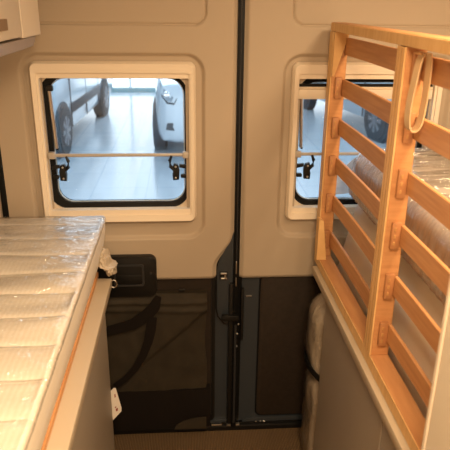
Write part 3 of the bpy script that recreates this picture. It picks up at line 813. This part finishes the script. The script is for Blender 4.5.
FX = [(0, 0), (.69, 0), (.79, .03), (.88, .12), (.94, .35), (1.2, .6)]
FZ = [(0, 0), (.76, 0), (.88, .03), (.98, .12), (1.07, .35), (1.3, .8)]
def ip(v, tb):
    for a, b in zip(tb, tb[1:]):
        if v <= b[0]: return a[1] + (b[1] - a[1]) * (v - a[0]) / (b[0] - a[0])
    return tb[-1][1]
def vehicle(loc, rz, paint, label, scale=1.):
    root = empty('van', (loc[0], loc[1], GZ), rz); root.scale = (scale,) * 3
    tag(root, label, 'van', 'vans parked in the showroom')
    # body: stations along y; (y, half width, underside, shoulder, top, tumblehome)
    st = [(.00, .70, .34, .62, .80, .02), (.03, .80, .28, .70, .92, .03), (.12, .89, .24, .80, 1.02, .04), (.35, .95, .22, .90, 1.10, .06), (.75, .985, .22, .98, 1.22, .10), (1.05, .99, .24, 1.02, 1.32, .14),
          (1.55, .995, .24, 1.06, 1.95, .18), (1.95, 1.0, .24, 1.08, 2.26, .20), (2.5, 1.0, .24, 1.10, 2.34, .20), (4.9, 1.0, .26, 1.10, 2.34, .20), (5.1, .99, .34, 1.10, 2.28, .20)]
    def sect(hw, zb, zs, zt, th):
        h = [(hw * .80, zb), (hw * .95, zb + .03), (hw * .985, zb + .12), (hw, zb + (zs - zb) * .55), (hw * .992, zs), (hw - th * .55, zs + (zt - zs) * .6), (hw - th, zt - .10 * min(1, (zt - zs))), (hw - th - .10, zt - .01), (hw * .4, zt + .01)]
        return h + [(-x, z) for x, z in h[::-1]]
    def interp(y):
        for a, b in zip(st, st[1:]):
            if a[0] <= y <= b[0]:
                t = (y - a[0]) / (b[0] - a[0]); return [p + (q - p) * t for p, q in zip(a, b)]
    ys = sorted(set([s[0] for s in st] + [.06, .2, .5, .9, 1.3, 3.2, 4.]))
    bm = bmesh.new(); rows = []
    for y in ys:
        s = interp(y); rows.append([bm.verts.new((x, y, z)) for x, z in sect(*s[1:])])
    for a, b in zip(rows, rows[1:]):
        n = len(a)
        for k in range(n): bm.faces.new((a[k], a[(k + 1) % n], b[(k + 1) % n], b[k]))
    bm.faces.new(rows[0]); bm.faces.new(rows[-1][::-1])
    link('body', bm, paint, root, smooth=True, auto=40)
    for s in (-1, 1):
        for wy in (.92, 4.0):
            bm = bmesh.new(); disc_x(bm, (s * .93, wy, .345), .40, .16, 36, bev=.01); link('wheel_arch', bm, 'cartrim', root, smooth=True)
            bm = bmesh.new(); disc_x(bm, (s * .925, wy, .335), .335, .20, 40, bev=.03); w = link('wheel', bm, 'tyre', root, smooth=True)
            bm = bmesh.new(); X0 = s * 1.026
            disc_x(bm, (X0, wy, .335), .215, .012, 36, mi=1); disc_x(bm, (X0 + s * .012, wy, .335), .055, .014, 20)
            for k in range(8):
                a = 2 * math.pi * k / 8; d = Vector((0, math.cos(a), math.sin(a))); e = Vector((0, -math.sin(a), math.cos(a)))
                c0 = Vector((X0 + s * .010, wy, .335))
                q = [c0 + d * .05 + e * .022, c0 + d * .205 + e * .036, c0 + d * .205 - e * .036, c0 + d * .05 - e * .022]
                va = [bm.verts.new(p) for p in q]; vb = [bm.verts.new(p - Vector((s * .008, 0, 0))) for p in q]
                bm.faces.new(va); bm.faces.new(vb[::-1])
                for i in range(4): bm.faces.new((va[i], vb[i], vb[(i + 1) % 4], va[(i + 1) % 4]))
            link('rim', bm, ['rim', 'cartrim'], w)
        # side moulding, door seams and handle
        bm = bmesh.new(); box(bm, min(s * .992, s * 1.012), max(s * .992, s * 1.012), 1.40, 3.50, .50, .64, bev=.006); link('side_moulding', bm, 'cartrim', root, smooth=True)
        for yy in (1.42, 2.45, 3.45): link('door_seam', B(min(s * .985, s * 1.002), max(s * .985, s * 1.002), yy - .006, yy + .006, .30, 1.08), 'cartrim', root)
        bm = bmesh.new(); box(bm, min(s * 1.0, s * 1.03), max(s * 1.0, s * 1.03), 2.22, 2.38, .98, 1.02, bev=.008); link('door_handle', bm, 'cartrim', root, smooth=True)
        bm = bmesh.new(); prism(bm, [(1.35, 1.12), (2.35, 1.14), (2.35, 1.85), (1.85, 1.85)], 'x', s * .90, s * .985, bev=.01); link('side_window', bm, 'glassdark', root)
        bm = bmesh.new(); box(bm, min(s * 1.0, s * 1.24), max(s * 1.0, s * 1.24), 1.42, 1.55, 1.18, 1.50, bev=.03)
        box(bm, min(s * .95, s * 1.05), max(s * .95, s * 1.05), 1.45, 1.52, 1.10, 1.20, bev=.01)
        link('mirror', bm, 'cartrim', root, smooth=True)
        # headlight wraps the corner: dark housing with a clear lens
        def hl(bm, out, sc, mi=0):
            c0 = Vector((s * .80, .10, .88))
            pts = [(-.20, -.02), (-.10, .10), (.10, .19), (.16, .15), (.14, .0), (.02, -.09), (-.14, -.10)]
            A = []; Bv = []
            for u, v in pts:
                u *= sc; v *= sc
                xx = .78 + u * .62; x = s * xx; y = max(ip(xx, FX), ip(.88 + v, FZ)) - out
                A.append(bm.verts.new((x + s * out * .4, y, .88 + v))); Bv.append(bm.verts.new((x - s * .05, y + .16, .88 + v)))
            bm.faces.new(A); bm.faces.new(Bv[::-1])
            for i in range(len(A)): j = (i + 1) % len(A); bm.faces.new((A[i], Bv[i], Bv[j], A[j]))
        bm = bmesh.new(); hl(bm, .012, 1.0); h = link('headlight', bm, 'cartrim', root)
        bm = bmesh.new(); hl(bm, .022, .58); link('lens', bm, 'headlens', h)
        bm = bmesh.new(); bmesh.ops.create_uvsphere(bm, u_segments=14, v_segments=8, radius=.055, matrix=Matrix.Translation((s * .80, .06, .90))); link('reflector', bm, 'chrome', h, smooth=True)
        bm = bmesh.new(); bmesh.ops.create_uvsphere(bm, u_segments=16, v_segments=8, radius=.06, matrix=Matrix.Translation((s * .68, .035, .48)) @ Matrix.Diagonal((1.4, .6, .7, 1))); link('fog_lamp', bm, 'lampglass', root, smooth=True)
        bm = bmesh.new(); prism(bm, [(s * .52, .40), (s * .82, .44), (s * .80, .53), (s * .56, .55)], 'y', .005, .10, bev=.006); link('fog_lamp_recess', bm, 'cartrim', root)
    bm = bmesh.new(); prism(bm, [(-.42, .60), (.42, .60), (.50, .78), (-.50, .78)], 'y', -.012, .04, bev=.006); g = link('grille', bm, 'cartrim', root)
    bm = bmesh.new()
    for k in range(3): box(bm, -.42, .42, -.02, -.0125, .625 + k * .05, .640 + k * .05)
    link('grille_bar', bm, 'rim', g)
    bm = bmesh.new(); prism(bm, [(-.46, .34), (.46, .34), (.44, .50), (-.44, .50)], 'y', -.012, .04, bev=.006); link('air_intake', bm, 'cartrim', root)
    bm = bmesh.new()
    A = [bm.verts.new(p) for p in ((-.80, 1.10, 1.36), (.80, 1.10, 1.36), (.74, 1.72, 2.10), (-.74, 1.72, 2.10))]
    Bq = [bm.verts.new((v.co.x, v.co.y - .035, v.co.z + .03)) for v in A]
    bm.faces.new(A[::-1]); bm.faces.new(Bq)
    for i in range(4): bm.faces.new((A[i], A[(i + 1) % 4], Bq[(i + 1) % 4], Bq[i]))
    link('windscreen', bm, 'glassdark', root)
    return root
vehicle((-2.92, 5.75), R(-3.5), 'carsilver', 'silver van parked on the left seen through the left window')
vehicle((.40, 6.15), R(0), 'carpaint', 'white van front with headlight at the right side of the left window')
vehicle((4.07, 6.7), R(11), 'carpaint', 'white van with dark wheel seen between the slats through the right window')

# ------------------------------------------------------------------ light
W = bpy.data.worlds.new('World'); bpy.context.scene.world = W; W.use_nodes = True
bg = W.node_tree.nodes['Background']; bg.inputs[0].default_value = (.86, .94, 1.0, 1); bg.inputs[1].default_value = 2.7

def lamp(name, label, x, y, w, h, energy, col):
    r = empty(name, (x, y, 1.895)); tag(r, label, 'lamp')
    bm = bmesh.new(); prism(bm, rrect(-w / 2 - .02, w / 2 + .02, -h / 2 - .02, h / 2 + .02, .02), 'y', 0, .018, bev=.003)
    bm.transform(Matrix.Rotation(R(90), 4, 'X')); bm.transform(Matrix.Translation((0, 0, -.020)))
    for v in bm.verts: v.co.z = min(v.co.z, -.001)
    link('housing', bm, 'locker', r)
    ld = bpy.data.lights.new(name + '_light', 'AREA'); ld.shape = 'RECTANGLE'; ld.size = w; ld.size_y = h; ld.energy = energy; ld.color = col
    lo = bpy.data.objects.new('light', ld); C.objects.link(lo); lo.parent = r; lo.location = (0, 0, -.045)
    return r
WARM = (1., .72, .44)
lamp('ceiling_lamp', 'flat pale ceiling lamp over the foot of the beds', -.02, -1.55, .35, .35, 22, WARM)
lamp('ceiling_lamp', 'flat pale ceiling lamp over the front of the van', 0, -2.7, .5, .5, 35, WARM)
lamp('ceiling_lamp', 'small unseen lamp added to brighten the right bed', .50, -.90, .22, .22, 13, WARM)  # added fill light for the dim mattresses behind the slats
def showlight(x, y):
    ld = bpy.data.lights.new('showroom_light', 'AREA'); ld.shape = 'RECTANGLE'; ld.size = 2.; ld.size_y = 2.; ld.energy = 90; ld.color = (.78, .91, 1)
    lo = bpy.data.objects.new('showroom_light', ld); C.objects.link(lo); lo.location = (x, y, 3.3)
showlight(-1, 9); showlight(3, 9)

# ------------------------------------------------------------------ camera
cam = bpy.data.cameras.new('camera'); co = bpy.data.objects.new('camera', cam); C.objects.link(co)
cam.sensor_width = 36; cam.lens = 583 / 450 * 36; cam.clip_start = .02
p, y, r = R(21.1), R(4.15), R(.7)
fw = Vector((math.sin(y) * math.cos(p), math.cos(y) * math.cos(p), -math.sin(p)))
rt = Vector((math.cos(y), -math.sin(y), 0)); up = rt.cross(fw)
rt2 = rt * math.cos(r) + up * math.sin(r); up2 = up * math.cos(r) - rt * math.sin(r)
mw = Matrix((rt2, up2, -fw)).transposed().to_4x4(); mw.translation = (-.17, -1.75, 1.5)
co.matrix_world = mw
cam.dof.use_dof = True; cam.dof.focus_distance = 1.75; cam.dof.aperture_fstop = 7
sc = bpy.context.scene; sc.camera = co
sc.view_settings.view_transform = 'Standard'; sc.view_settings.look = 'None'
sc.view_settings.exposure = 0; sc.view_settings.gamma = 1; sc.view_settings.use_curve_mapping = False
